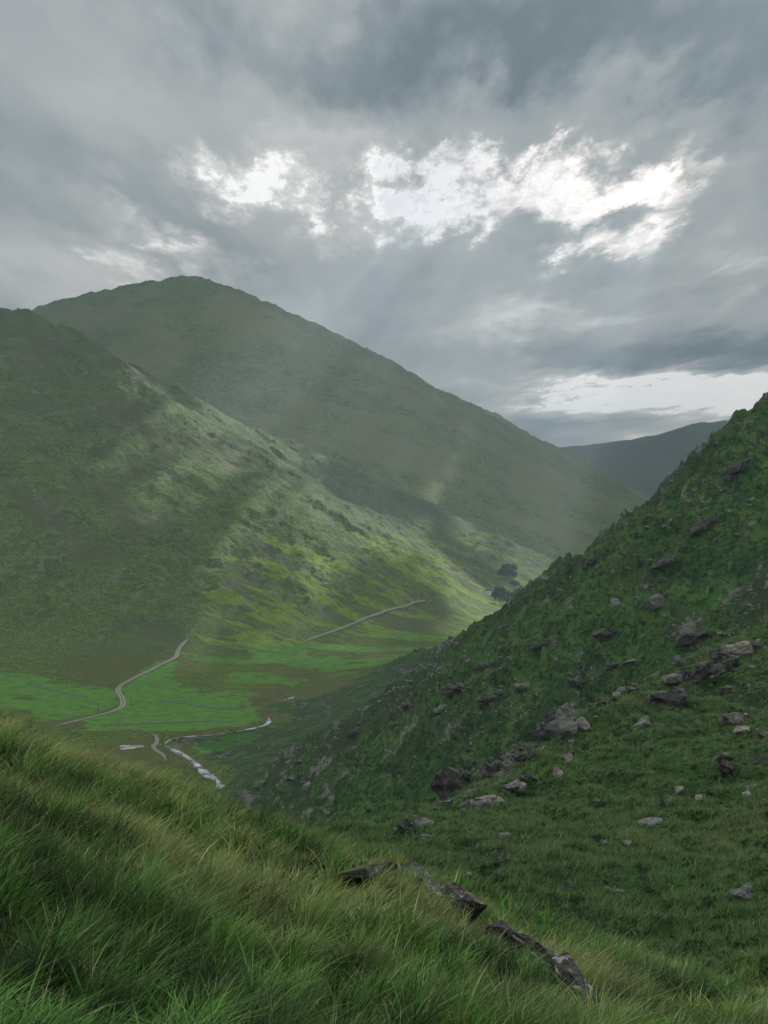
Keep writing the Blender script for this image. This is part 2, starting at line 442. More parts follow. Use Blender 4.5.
FIELDS_PX = [
    [(-40, 694), (8, 682), (40, 684), (80, 690), (108, 690), (117, 694), (121, 705), (100, 712), (58, 720), (20, 715), (-40, 712)],
    [(128, 684), (148, 672), (172, 668), (170, 682), (190, 688), (214, 692), (236, 698), (250, 708), (262, 716), (245, 724), (200, 730), (150, 731), (80, 728), (80, 720), (120, 711), (126, 700), (121, 690)],
    [(213, 644), (232, 646), (300, 656), (334, 658), (352, 664), (376, 660), (384, 667), (345, 672), (310, 668), (262, 664), (240, 660), (222, 656)],
    [(232, 673), (262, 674), (304, 679), (296, 684), (262, 683), (228, 680)],
    [(200, 738), (250, 733), (262, 738), (240, 748), (212, 752), (196, 747)],
    [(464, 596), (480, 595), (492, 597), (490, 600), (470, 599)],
    [(170, 690), (240, 700), (260, 694), (250, 690), (200, 686)],
    [(520, 596), (545, 585), (552, 590), (528, 604)],
]
fb4 = fbm(GX, GY, 40, 5, 88, .6); gxw = GX + 6 * fb4; gyw = GY + 22 * fb4
for i, P in enumerate(FIELDS_PX):
    W = [valley_world(*p) for p in P]
    m = in_poly(gxw, gyw, W) & (mV | (R['zv'] > R['zD'] - 12)) & (GZ < -80)
    v = {0: .74, 1: .80, 2: 1.1, 3: .74, 4: .66, 6: .52}.get(i, .9) + .28 * fb4
    paint[..., 1] = np.where(m, v, paint[..., 1]); paint[..., 2] = np.where(m, 0, paint[..., 2]); paint[..., 3] = np.where(m, 0, paint[..., 3]); paint[..., 0] = np.where(m, paint[..., 0] * .2, paint[..., 0])
nr, nc = GX.shape
co = np.stack([GX, GY, GZ], -1).reshape(-1, 3)
pf = np.clip(paint, 0, 1.3).reshape(-1, 4)
ii = (np.arange(nr - 1)[:, None] * nc + np.arange(nc - 1)[None, :]).ravel()
quads = np.stack([ii, ii + 1, ii + nc + 1, ii + nc], 1)
fl = LI[:-1, :-1].ravel()
LAYERS = [('grassy_knoll', 'steep foreground bank under long wind-blown green and straw grass', 'hill', M_NEAR),
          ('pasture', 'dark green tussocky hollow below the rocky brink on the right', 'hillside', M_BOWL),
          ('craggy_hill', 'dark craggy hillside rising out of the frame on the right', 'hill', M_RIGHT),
          ('valley_floor', 'flat valley floor with green fields, brown heath and the winding stream', 'valley', M_VALL),
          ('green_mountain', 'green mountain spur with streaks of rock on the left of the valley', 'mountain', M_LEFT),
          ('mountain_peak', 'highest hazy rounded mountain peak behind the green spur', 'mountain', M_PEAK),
          ('distant_ridge', 'blue-grey distant ridge seen through the gap of the valley', 'mountain', M_RIDGE)]
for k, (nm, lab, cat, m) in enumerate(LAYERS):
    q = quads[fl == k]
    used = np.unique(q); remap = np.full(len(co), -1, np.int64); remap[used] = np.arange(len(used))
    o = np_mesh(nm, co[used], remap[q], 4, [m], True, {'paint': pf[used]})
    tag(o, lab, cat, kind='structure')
del quads, ii

# ------------------------------------------------------------------ draped ribbons: road, tracks, river
def ribbon(name, P, width, m, lift, label, cat, wobble=.15, level=None):
    P = np.array(P, float); L = np.concatenate([[0], np.cumsum(np.hypot(*np.diff(P, axis=0).T))])
    n = int(L[-1] / 1.5) + 2; s = np.linspace(0, L[-1], n)
    X = np.interp(s, L, P[:, 0]); Y = np.interp(s, L, P[:, 1])
    tx = np.gradient(X); ty = np.gradient(Y); ln = np.hypot(tx, ty); nx, ny = -ty / ln, tx / ln
    wv = width * (1 + wobble * fbm(s, s * 0, 25, 3, 91)) if not callable(width) else width(s / L[-1]) * (1 + wobble * fbm(s, s * 0, 25, 3, 91))
    if True: wv = wv * np.clip(np.minimum(s / 18, (L[-1] - s) / 18), .12, 1)
    offs = np.linspace(-.5, .5, 5)
    VX = X[:, None] + nx[:, None] * wv[:, None] * offs; VY = Y[:, None] + ny[:, None] * wv[:, None] * offs
    Z = gzv(VX, VY)
    if level is not None:
        Z = np.repeat(np.convolve(np.pad(Z.min(1), 6, 'edge'), np.ones(13) / 13, 'valid')[:, None] + level, 5, 1)
    else:
        Z = Z * .4 + .6 * Z.max(1, keepdims=True) + lift
    co = np.stack([VX, VY, Z], -1).reshape(-1, 3)
    # skirts give the strip thickness
    i = (np.arange(n - 1)[:, None] * 5 + np.arange(4)[None, :]).ravel()
    q = np.stack([i, i + 5, i + 6, i + 1], 1)
    b = len(co); sk = np.concatenate([co.reshape(n, 5, 3)[:, 0], co.reshape(n, 5, 3)[:, 4]]); sk[:, 2] -= 1.2
    co = np.concatenate([co, sk]); j = np.arange(n - 1)
    q = np.concatenate([q, np.stack([j * 5, j * 5 + 5, b + j + 1, b + j], 1), np.stack([j * 5 + 4, j * 5 + 9, b + n + j + 1, b + n + j], 1)])
    mid = np.zeros((len(co), 4)); mid[np.arange(n) * 5 + 2] = 1; mid[np.arange(n) * 5] = .6; mid[np.arange(n) * 5 + 4] = .6
    o = np_mesh(name, co, q, 4, [m], True, {'verge': mid})
    return tag(o, label, cat, kind='structure')
def road_mat():
    m, t, out = mat('gravel')
    pos = t.new('ShaderNodeTexCoord').outputs['Object']
    n = t.noise(pos, .5, 4, .6); n2 = t.noise(pos, 4, 3, .6)
    c = t.mix(n, (.20, .19, .16), (.33, .31, .26)); c = t.mix(t.ss(n2, .6, .75), c, (.13, .14, .08))
    av = t.new('ShaderNodeAttribute', attribute_name='verge'); c = t.mix(t.ss(t.math('MULTIPLY_ADD', n, .8, av.outputs['Fac']), .85, 1.25), c, (.06, .09, .035))
    principled(t, out, c, .95, .1, t.bump(n2, .6, .05)); return m
GRAVEL = road_mat()
def water_mat():
    m, t, out = mat('stream_water')
    pos = t.new('ShaderNodeTexCoord').outputs['Object']
    n = t.noise(pos, .8, 4, .6); n2 = t.noise(pos, .14, 5, .65)
    sky_sheen = t.ss(n2, .36, .66)
    c = t.mix(sky_sheen, (.07, .08, .08), (.50, .51, .51))  # bright sky reflection painted into the water as pale patches
    principled(t, out, c, t.math('MULTIPLY_ADD', sky_sheen, .5, .12), .5, t.bump(n, .35, .12)); return m
WATER = water_mat()
def world_path(pxs, n=2, ymin=500):
    return chaikin(np.array([at(*p, ymin)[:2] for p in pxs]), n)
ribbon('road', world_path([(52, 727), (75, 721), (100, 715), (118, 710), (123, 706), (123, 699), (118, 692), (118, 688), (126, 682), (140, 675), (152, 670), (162, 664), (172, 660), (177, 657), (178, 650), (183, 644), (189, 638)]),
       3.8, GRAVEL, .25, 'pale gravel track bending between the green fields towards the mountain foot', 'track')
ribbon('road', world_path([(304, 642), (322, 635), (345, 628), (362, 620), (385, 612), (410, 605), (432, 600)]),
       3.8, GRAVEL, .35, 'pale straight track climbing gently across the sunlit valley side', 'track')
ribbon('road', world_path([(150, 733), (157, 737), (157, 744), (152, 746), (156, 751), (164, 755), (166, 762)]),
       2.4, GRAVEL, .25, 'short grey farm track looping beside the stream', 'track')
ribbon('river', RIVER_S[:int(len(RIVER_S) * .66)], lambda f: 3.0 + 1.1 * np.sin(f * 31) - 1.3 * ((f > .42) & (f < .8)), WATER, 0,
       'narrow stony stream winding across the valley floor', 'stream', .6, level=1.0)
ribbon('river', chaikin(np.array([valley_world(*p) for p in [(284, 697.5), (288, 696), (292, 694.5), (294, 693)]])), 4.5, WATER, 0, 'short bright glint of the stream far up the valley floor', 'stream', .5, level=.6)
pl_c = valley_world(130, 749)
ang = np.linspace(0, 2 * math.pi, 28, endpoint=False)
pr = 1 + .25 * np.sin(ang * 3 + 1) + .1 * np.sin(ang * 5)
pz = gz(*pl_c) + .45
pco = np.concatenate([np.stack([pl_c[0] + 6 * pr * np.cos(ang), pl_c[1] + 5 * pr * np.sin(ang), ang * 0 + pz], 1), np.stack([pl_c[0] + 6.5 * pr * np.cos(ang), pl_c[1] + 5.5 * pr * np.sin(ang), ang * 0 + pz - 1.2], 1), [[pl_c[0], pl_c[1], pz]]])
pq = [(i, (i + 1) % 28, 56) for i in range(28)] + [(i, 28 + i, 28 + (i + 1) % 28) for i in range(28)] + [(i, 28 + (i + 1) % 28, (i + 1) % 28) for i in range(28)]
tag(np_mesh('pond', pco, np.array(pq), 3, [WATER]), 'small bright pool of water beside the farm track', 'pond', kind='structure')

# ------------------------------------------------------------------ rocks
def rock_mesh(name, dims, seed, m, strata=.0, subdiv=2, rough=.10, blocks=1):
    r = random.Random(seed); bm = bmesh.new()
    for q in range(blocks):
        n = 9 + int(r.random() * 6); vs = []
        if blocks == 1: off, sc = (0, 0, 0), (1, 1, 1)
        else:
            u = (q + .5) / blocks * 2 - 1
            off = (u * .34 * dims[0], r.uniform(-.14, .14) * dims[1], r.uniform(-.26, .22) * dims[2] * (1 - .5 * abs(u)))
            sc = (r.uniform(.26, .50), r.uniform(.5, .9), r.uniform(.32, .72))
        tilt = Matrix.Rotation(r.uniform(-.35, .35) * (blocks > 1), 3, 'Y')
        for _ in range(n):
            v = Vector((r.gauss(0, 1), r.gauss(0, 1), r.gauss(0, 1))).normalized()
            v = Vector([math.copysign(abs(c) ** .55, c) for c in v])
            w = tilt @ Vector((v.x * dims[0] * .5 * sc[0], v.y * dims[1] * .5 * sc[1], v.z * dims[2] * .5 * sc[2]))
            vs.append(bm.verts.new(w + Vector(off)))
        bmesh.ops.convex_hull(bm, input=vs)
        bmesh.ops.delete(bm, geom=[v for v in bm.verts if not v.link_faces], context='VERTS')
    bmesh.ops.bevel(bm, geom=list(bm.edges), offset=min(dims) * .018, segments=1, affect='EDGES')
    bmesh.ops.triangulate(bm, faces=list(bm.faces))
    for _ in range(subdiv):
        el = sum(dims) / 3 * (.22 if _ else .4)
        bmesh.ops.subdivide_edges(bm, edges=[e for e in bm.edges if e.calc_length() > el], cuts=1, use_grid_fill=True)
        bmesh.ops.triangulate(bm, faces=[f for f in bm.faces if len(f.verts) > 3])
    bm.normal_update()
    V = np.array([v.co[:] for v in bm.verts]); md = min(dims)
    w = md * 1.1
    d = fbm(V[:, 0] / w * 1.0 + V[:, 2] / w * 1.7 + seed, V[:, 1] / w + V[:, 2] / w * .6, 1, 3, seed % 50)
    st = np.round(V[:, 2] / md * 5 + d * .6) - (V[:, 2] / md * 5 + d * .6)
    for v, a, s in zip(bm.verts, d, st):
        v.co += v.normal * md * (rough * a + strata * s)
    me = bpy.data.meshes.new(name); bm.to_mesh(me); bm.free(); me.materials.append(m)
    return me
def put_rock(name, me, p, rot, scale=1.0, sink=0.0):
    o = bpy.data.objects.new(name, me); COL.objects.link(o)
    o.location = p; o.location.z += sink; o.rotation_euler = rot
    o.scale = (scale,) * 3 if not hasattr(scale, '__len__') else scale
    return o

# (px, row of its foot, width px, height px, roll degrees, material, strata, label)
BIG = [
    (561, 737, 34, 21, 24, ROCK_G, .05, 'big tilted pale grey slab leaning at the crown of the dark brink'),
    (582, 731, 14, 12, 35, ROCK_T, .03, 'small tan block just right of the big tilted slab'),
    (548, 728, 24, 14, 10, ROCK_D, .06, 'dark jagged rock stacked against the left side of the big tilted slab'),
    (540, 741, 20, 15, 30, ROCK_D, .06, 'dark wedge of rock under the shadowed end of the big tilted slab'),
    (497, 772, 30, 13, 30, ROCK_G, .05, 'pointed grey slab sticking out of the brink halfway down'),
    (512, 764, 22, 10, 28, ROCK_D, .05, 'narrow dark slab lying directly above the pointed grey slab'),
    (527, 757, 22, 10, 34, ROCK_D, .05, 'rough dark rock between the pointed slab and the big tilted slab'),
    (447, 797, 34, 30, 45, ROCK_D, .07, 'largest dark crag hanging on the lower brink'),
    (462, 786, 22, 16, 30, ROCK_D, .06, 'dark knobbly crag above the largest dark crag'),
    (472, 810, 50, 13, 14, ROCK_G, .07, 'long flat grey ledge of layered rock on the lower brink'),
    (508, 792, 36, 9, 20, ROCK_G, .06, 'thin layered ledge up and right of the long flat grey ledge'),
    (528, 781, 20, 7, 16, ROCK_D, .05, 'short dark ledge at the upper end of the layered ledges'),
    (430, 846, 20, 11, 4, ROCK_G, .03, 'rounded pale boulder below the foot of the dark brink'),
    (407, 832, 22, 16, 30, ROCK_D, .06, 'dark crag at the lowest end of the brink'),
    (424, 826, 22, 8, 18, ROCK_G, .05, 'flat grey stone wedged beside the lowest dark crag'),
    (668, 706, 46, 17, 6, ROCK_D, .08, 'wide dark brown rock with stepped layers, alone on the bright turf'),
    (700, 682, 54, 20, 12, ROCK_D, .08, 'broad dark outcrop of stacked layers on the upper brow'),
    (722, 672, 36, 22, 10, ROCK_D, .09, 'dark blocky outcrop under the tan capped layers on the brow'),
    (740, 655, 30, 12, 12, ROCK_T, .08, 'tan layered slabs crowning the upper brow outcrop'),
    (676, 683, 26, 9, 8, ROCK_G, .07, 'low grey rock at the left end of the upper brow outcrop'),
    (756, 650, 16, 9, 5, ROCK_D, .06, 'small dark rock at the right end of the tan crowning slabs'),
    (726, 776, 20, 24, 70, ROCK_D, .05, 'upright dark boulder standing near the right edge'),
    (764, 738, 12, 14, 40, ROCK_G, .05, 'leaning grey rock cut off by the right edge'),
    (732, 722, 24, 9, 6, ROCK_G, .04, 'flat grey stone right of the wide stepped rock'),
    (741, 732, 18, 5, 4, ROCK_T, .03, 'thin pale stone strip on turf near the right edge'),
    (640, 727, 22, 8, 30, ROCK_G, .04, 'broken grey rock scatter below the wide stepped rock'),
    (727, 694, 14, 8, 6, ROCK_D, .05, 'little dark stone below the upper brow outcrop'),
    (572, 748, 10, 8, 20, ROCK_G, .03, 'grey stone at the top of the short stone line'),
    (568, 760, 9, 7, 20, ROCK_T, .03, 'pale stone midway down the short stone line'),
    (558, 776, 10, 8, 40, ROCK_T, .03, 'pale stone at the bottom of the short stone line'),
    (678, 792, 12, 5, 15, ROCK_T, .03, 'pale flat stone on turf left of the upright dark boulder'),
    (669, 803, 10, 6, 15, ROCK_G, .03, 'grey stone in the open middle of the tussocky hollow'),
    (742, 898, 22, 13, 20, ROCK_G, .03, 'pale pointed boulder sunk in the dark turf at lower right'),
    (730, 901, 8, 7, 20, ROCK_D, .03, 'small black stone touching the pale pointed boulder'),
    (627, 845, 8, 7, 40, ROCK_T, .03, 'small pale upright stone in the middle of the hollow'),
    (603, 846, 8, 6, 10, ROCK_G, .03, 'small grey stone left of the pale upright stone'),
    (650, 824, 24, 4, 8, ROCK_G, .03, 'long thin grey stone lying flush in the hollow'),
    (502, 862, 16, 8, 4, ROCK_D, .04, 'dark lump of rock in the grass above the foreground bank'),
    (504, 840, 14, 7, 6, ROCK_G, .04, 'low grey stone below the long flat grey ledge'),
    (497, 804, 14, 6, 10, ROCK_T, .03, 'pale low stone right of the long flat grey ledge'),
    (610, 892, 30, 5, 3, ROCK_G, .04, 'string of low grey rock at the bottom of the hollow'),
    (570, 889, 12, 6, 3, ROCK_D, .04, 'dark low rock left of the string of low grey rock'),
    (465, 878, 14, 6, 8, ROCK_G, .04, 'grey stone peeping over the crest of the foreground bank'),
]
BIGC = [
    (630, 665, 16, 7, 14, ROCK_G, .05, 'pale flat slab in the dark scree of the right hillside'),
    (612, 668, 18, 8, 14, ROCK_D, .06, 'dark rock left of the pale flat slab in the scree'),
    (577, 684, 22, 11, 6, ROCK_D, .05, 'dark hump of rock on the smooth green terrace'),
    (453, 694, 30, 15, 16, ROCK_D, .05, 'large dark domed rock on the lower right hillside'),
    (412, 708, 26, 13, 14, ROCK_D, .06, 'dark broken crag left of the large domed rock'),
    (490, 704, 34, 15, 10, ROCK_D, .07, 'wide dark crag right of the large domed rock'),
    (523, 688, 16, 8, 8, ROCK_G, .05, 'grey flat stone above the wide dark crag'),
    (440, 711, 20, 8, 20, ROCK_G, .05, 'pale streaked rock below the large domed rock'),
    (355, 736, 18, 13, 12, ROCK_D, .05, 'dark boulder on the slope above the stream'),
    (307, 788, 10, 8, 30, ROCK_T, .02, 'pale rounded boulder near the stream above the bank'),
    (290, 780, 16, 6, 12, ROCK_G, .04, 'flat grey stone left of the pale rounded boulder'),
    (655, 606, 20, 14, 14, ROCK_G, .05, 'pale crag high on the right hillside'),
    (618, 604, 16, 9, 14, ROCK_G, .05, 'grey outcrop left of the pale crag high on the hillside'),
    (705, 528, 40, 15, 20, ROCK_D, .05, 'long dark outcrop high on the right hillside above the tan capped brow'),
    (738, 474, 34, 14, 28, ROCK_D, .05, 'dark craggy outcrop near the top right edge of the hillside'),
    (664, 566, 36, 13, 20, ROCK_D, .05, 'dark ledge on the upper hillside above the pale crag'),
    (612, 634, 40, 11, 12, ROCK_D, .05, 'long low dark ledge crossing the middle of the right hillside'),
    (546, 646, 34, 10, 14, ROCK_D, .05, 'low dark ledge on the left shoulder of the right hillside'),
    (694, 640, 44, 13, 14, ROCK_D, .05, 'dark broken ledge just above the tan capped brow'),
    (486, 668, 30, 9, 14, ROCK_D, .05, 'small dark ledge near the left end of the right hillside'),
    (592, 566, 26, 18, 30, ROCK_D, .05, 'dark bluff jutting at the skyline of the right hillside'),
]
def place_big(L, ext, flat=1.0):
    for i, (px, row, w, h, roll, m, st, lab) in enumerate(L):
        p = at(px, row); s = p.y / F
        W, H = w * s, h * s * 1.15 * flat
        me = rock_mesh('boulder' if w < 20 else 'rock_outcrop', (W * 1.08, W * (.75 if w < 30 else .5), H * 1.25), 100 + i + ext, m, st, 3 if w > 18 else 2, .10, (7 if w > 30 else 5) if (m is ROCK_D and w >= 16) or (m is ROCK_G and w >= 30 and h < 14) else 1)
        o = put_rock('boulder' if w < 20 else 'rock_outcrop', me, p, (math.radians(random.uniform(-8, 8)), -math.radians(roll), math.radians(random.uniform(-15, 15))), 1.0, H * .34)
        tag(o, lab, 'boulder' if w < 20 else 'rock')
place_big(BIG, 0); place_big(BIGC, 100, .7)

# small stones of one look, copied one by one
protos = {}
for nm, m in (('grey', ROCK_G), ('dark', ROCK_D), ('tan', ROCK_T)):
    protos[nm] = [rock_mesh('stone', (1, .8, .5), 300 + k * 7 + len(nm), m, .04, 1) for k in range(5)]
def scatter(n, box, size_px, group, label, mixw, accept, seed):
    r = random.Random(seed); k = 0; tries = 0
    while k < n and tries < n * 30:
        tries += 1
        px = r.uniform(box[0], box[2]); row = r.uniform(box[1], box[3])
        p = at(px, row)
        if not accept(px, row, p): continue
        s = p.y / F * r.uniform(*size_px) * (1.6 if r.random() < .12 else 1)
        me = r.choice(protos[r.choice(mixw)])
        o = put_rock('stone', me, p, (r.uniform(-.3, .3), r.uniform(-.5, .3), r.uniform(0, 6.28)), (s, s * r.uniform(.7, 1.1), s * r.uniform(.6, 1.1)), s * .12)
        tag(o, label, 'stone', group); k += 1
def edge_of(p): return float(edge_out(np.array([p.x]), np.array([p.y]))[0])
scatter(80, (395, 640, 768, 850), (5, 13), 'broken rocks along the dark brink', 'dark broken rock wedged in the crags along the brink',
        ['dark', 'dark', 'grey'], lambda px, row, p: p.y < 175 and -3.2 < edge_of(p) < 2.5 and fbm(np.array([p.x]), np.array([p.y]), 18, 2, 4)[0] > -.22, 15)
scatter(85, (395, 640, 768, 880), (3, 8), 'stones scattered along the near brink and hollow', 'small broken stone scattered in the near green hollow or along its brink',
        ['grey', 'grey', 'dark', 'tan'], lambda px, row, p: p.y < 175 and (edge_of(p) > -9 or random.random() < .28 and row < 800), 5)
scatter(105, (230, 500, 768, 800), (3, 8), 'stones scattered over the far right hillside', 'small stone or outcrop scattered over the far slope of the right hillside',
        ['grey', 'grey', 'dark'], lambda px, row, p: 180 < p.y < 700 and p.x > -115 and fbm(np.array([p.x]), np.array([p.y]), 70, 2, 44)[0] > -.08 * 1, 6)
scatter(28, (160, 690, 300, 782), (1.5, 3.5), 'stones along the stream', 'small pale stone in or beside the valley stream',
        ['grey', 'tan'], lambda px, row, p: 500 < p.y < 1100 and float(dist_poly(np.array([p.x]), np.array([p.y]), RIVER_S)[0]) < 16, 8)

# foreground outcrop: slate edges breaking through the turf of the bank
def slab_between(p1, p2, wid, hgt, m, lab, seed, up=.12):
    a = at(*p1); b = at(*p2); c = (a + b) / 2; d = b - a
    me = rock_mesh('rock_slab', (d.length * 1.06, wid, hgt), seed, m, .07, 4, .12)
    o = put_rock('rock_slab', me, c, (0, 0, 0), 1, up)
    o.rotation_euler = d.to_track_quat('X', 'Z').to_euler()
    tag(o, lab, 'rock'); return a, b
SLABS = [slab_between((345, 886), (410, 888), .62, .34, ROCK_M, 'moss-topped dark rock at the upper end of the foreground outcrop', 901, .17),
         slab_between((404, 882), (442, 908), .26, .34, ROCK_L, 'short dark slate edge joining the mossy rock to the middle slab', 902, .19),
         slab_between((434, 900), (482, 936), .26, .38, ROCK_L, 'middle lichen-spotted slate slab showing through the foreground grass', 903, .20),
         slab_between((484, 938), (516, 962), .22, .26, ROCK_L, 'low sunken slate piece between the middle and the longest slab', 904, .14),
         slab_between((510, 960), (566, 998), .26, .38, ROCK_L, 'upper half of the longest dark slate edge in the foreground grass', 905, .19),
         slab_between((558, 992), (606, 1028), .26, .36, ROCK_L, 'lowest dark slate slab next to the bottom of the picture', 906, .18)]

# ------------------------------------------------------------------ grass blades
def blades(name, x, y, L, wd, az, lean, tint, segs, m, label, root=-.02):
    n = len(x); z = gzv(x, y) + root
    t = np.linspace(0, 1, segs + 1)
    dirx, diry = np.cos(az), np.sin(az)
    bend = lean[:, None] * t[None] ** 1.8
    hx = L[:, None] * bend; hz = L[:, None] * (t[None] * (1 - .38 * lean[:, None] * t[None]))
    cx = x[:, None] + dirx[:, None] * hx; cy = y[:, None] + diry[:, None] * hx; cz = z[:, None] + hz
    fa = rng.uniform(0, math.pi, n); wx = np.cos(fa); wy = np.sin(fa) * .6
    ww = wd[:, None] * (1 - t[None] ** 1.6) * .5
    Lf = np.stack([cx - wx[:, None] * ww, cy - wy[:, None] * ww, cz], -1); Rt = np.stack([cx + wx[:, None] * ww, cy + wy[:, None] * ww, cz], -1)
    per = 2 * segs + 1
    co = np.empty((n, per, 3), np.float32)
    for k in range(segs): co[:, 2 * k] = Lf[:, k]; co[:, 2 * k + 1] = Rt[:, k]
    co[:, -1] = (Lf[:, -1] + Rt[:, -1]) / 2
    tri = []
    for k in range(segs - 1):
        a = 2 * k; tri += [(a, a + 1, a + 3), (a, a + 3, a + 2)]
    tri.append((2 * segs - 2, 2 * segs - 1, 2 * segs))
    tri = np.array(tri); f = (np.arange(n)[:, None, None] * per + tri[None]).reshape(-1, 3)
    tc = np.ones((n, per, 4), np.float32); g = np.repeat(t[:segs], 2).tolist() + [1.0]
    # blades yellow towards their tips
    tipc = np.array([.26, .26, .10])
    for k in range(per):
        q = (g[k] ** 2) * tint[:, 3]
        tc[:, k, :3] = tint[:, :3] * (1 - q[:, None]) + tipc * q[:, None]
    o = np_mesh(name, co.reshape(-1, 3), f, 3, [m], True, {'tint': tc.reshape(-1, 4)})
    return tag(o, label, 'grass', kind='stuff')

def near_slab(x, y, r):
    d = np.full(x.shape, 1e9)
    for a, b in SLABS:
        d = np.minimum(d, dist_poly(x, y, np.array([a[:2], b[:2]])))
    return d < r
def field(n, y0, y1, um=.46, xm=.8, p=0.0):
    """p: how strongly density falls with distance"""
    e = 2 - p
    y = (rng.uniform(0, 1, n) * (y1 ** e - y0 ** e) + y0 ** e) ** (1 / e)
    x = rng.uniform(-1, 1, n) * (um * y + xm)
    return x, y
def tuft_noise(x, y):
    return fbm(x, y, .85, 2, 101), fbm(x, y, 3.2, 3, 103), fbm(x, y, 7, 2, 105)
def knoll_grass(name, n, y0, y1, p, segs, wmul, lmul, label):
    x, y = field(n, y0, y1, p=p)
    # gather roots towards tuft centres
    cell = .34; gx = np.floor(x / cell); gy = np.floor(y / cell)
    jx = _h(gx, gy, 7) / 6.283; jy = _h(gx, gy, 8) / 6.283; own = _h(gx, gy, 9) / 6.283
    tx = (gx + .15 + .7 * jx) * cell; ty = (gy + .15 + .7 * jy) * cell
    pull = rng.uniform(0, .72, n) * (own > .25)
    ox, oy = x - tx, y - ty
    x = x - ox * pull; y = y - oy * pull
    a, b, c = tuft_noise(x, y)
    keep = ~near_slab(x, y, .17) | (rng.uniform(0, 1, n) < .04)
    keep &= ~(near_slab(x + .08, y + .35, .30) & (rng.uniform(0, 1, n) < .8))
    keep &= rng.uniform(0, 1, n) < (.55 + .9 * sst(-.5, .5, a))
    x, y, a, b, c, own, ox, oy = [v[keep] for v in (x, y, a, b, c, own, ox, oy)]; n = len(x)
    # the strip along the bottom is short soft turf
    L = (.18 + .19 * rng.beta(2, 2.5, n)) * (1 + .55 * np.clip(a, -.6, .8) + .25 * (own - .5)) * lmul
    L *= .62 + .38 * sst(3.6, 5.2, y - .5 * x)
    tall = rng.uniform(0, 1, n) < .05; L = np.where(tall, L * 1.35, L)
    wd = (.005 + .009 * rng.uniform(0, 1, n) ** 1.5) * wmul
    az = rng.normal(0.15, .75, n) + .5 * b
    out = np.arctan2(oy, ox); mixo = rng.uniform(0, 1, n) < .35
    az = np.where(mixo, out, az)
    lean = np.clip(rng.normal(.62, .25, n) + .25 * b, .08, 1.25)
    straw = sst(-.15, .75, b * .9 + c * .7 + .38 * sst(-1, 3.5, x - .0 * y + 1.5) * 0 + .22 * sst(5.5, 9, y) + rng.normal(0, .28, n))
    straw = straw * sst(5.0, 8.5, y + .3 * x) * (.5 + .5 * own)
    g1 = np.array([.003, .020, .006]); g2 = np.array([.100, .26, .045]); g3 = np.array([.24, .29, .085]); g4 = np.array([.42, .38, .20])
    q = (np.clip(rng.uniform(0, 1, n) * .75 + .45 * own - .1, 0, 1) ** 1.9)[:, None]
    tint = g1 * (1 - q) + g2 * q
    tint = tint * (1 - straw[:, None] * .6) + g3 * straw[:, None] * .6
    dead = (rng.uniform(0, 1, n) < .03 + .12 * straw)[:, None]
    tint = np.where(dead, g4 * rng.uniform(.6, 1, n)[:, None], tint)
    tint *= 1.2 * (1 + .5 * (own - .5))[:, None]
    tint = np.concatenate([tint, (.12 + .55 * straw)[:, None]], 1)
    return blades(name, x, y, L, wd, az, lean, tint, segs, BLADE, label)
BLADE = blade_material('grass_blade', .18)
knoll_grass('grass', 120000, 2.6, 8.0, .6, 4, 1.0, 1.0, 'long green grass at the very front of the bank')
knoll_grass('grass', 170000, 8.0, 17.0, .4, 3, 1.7, 1.0, 'straw-tipped grass across the middle of the foreground bank')
knoll_grass('grass', 150000, 17.0, 36.0, .8, 3, 2.9, 1.05, 'feathery yellow-green grass along the crest of the foreground bank')

def bowl_grass():
    nt = 95000
    y = (rng.uniform(0, 1, nt) * (165 ** 1.1 - 34 ** 1.1) + 34 ** 1.1) ** (1 / 1.1)
    x = rng.uniform(-.06, .42, nt) * y
    eo = edge_out(x, y); c = fbm(x, y, 3.2, 3, 63, .55)
    k = (eo < -.3) & (rng.uniform(0, 1, nt) < .55 + 1.1 * c)
    x, y = x[k], y[k]; n = len(x); m = 6
    sc = rng.uniform(.7, 1.4, n)
    X = (x[:, None] + rng.normal(0, .13, (n, m)) * sc[:, None]).ravel(); Y = (y[:, None] + rng.normal(0, .13, (n, m)) * sc[:, None]).ravel()
    own = np.repeat(rng.uniform(0, 1, n), m); s = np.repeat(sc, m)
    N = len(X); b = fbm(X, Y, 14, 2, 111)
    L = rng.uniform(.22, .48, N) * s; wd = .025 + .00045 * Y
    straw = sst(.1, .9, b + rng.normal(0, .3, N))
    g1 = np.array([.010, .040, .014]); g2 = np.array([.080, .210, .055]); g3 = np.array([.15, .17, .07])
    t = g1 * (1 - own[:, None]) + g2 * own[:, None]; t = t * (1 - .5 * straw[:, None]) + g3 * .5 * straw[:, None]
    t = np.concatenate([t, np.full((N, 1), .25)], 1)
    blades('grass', X, Y, L, wd, rng.normal(.3, 1.0, N), np.clip(rng.normal(.8, .3, N), .1, 1.4), t, 1, BLADE, 'dark green tussocks covering the hollow beyond the bank')
bowl_grass()

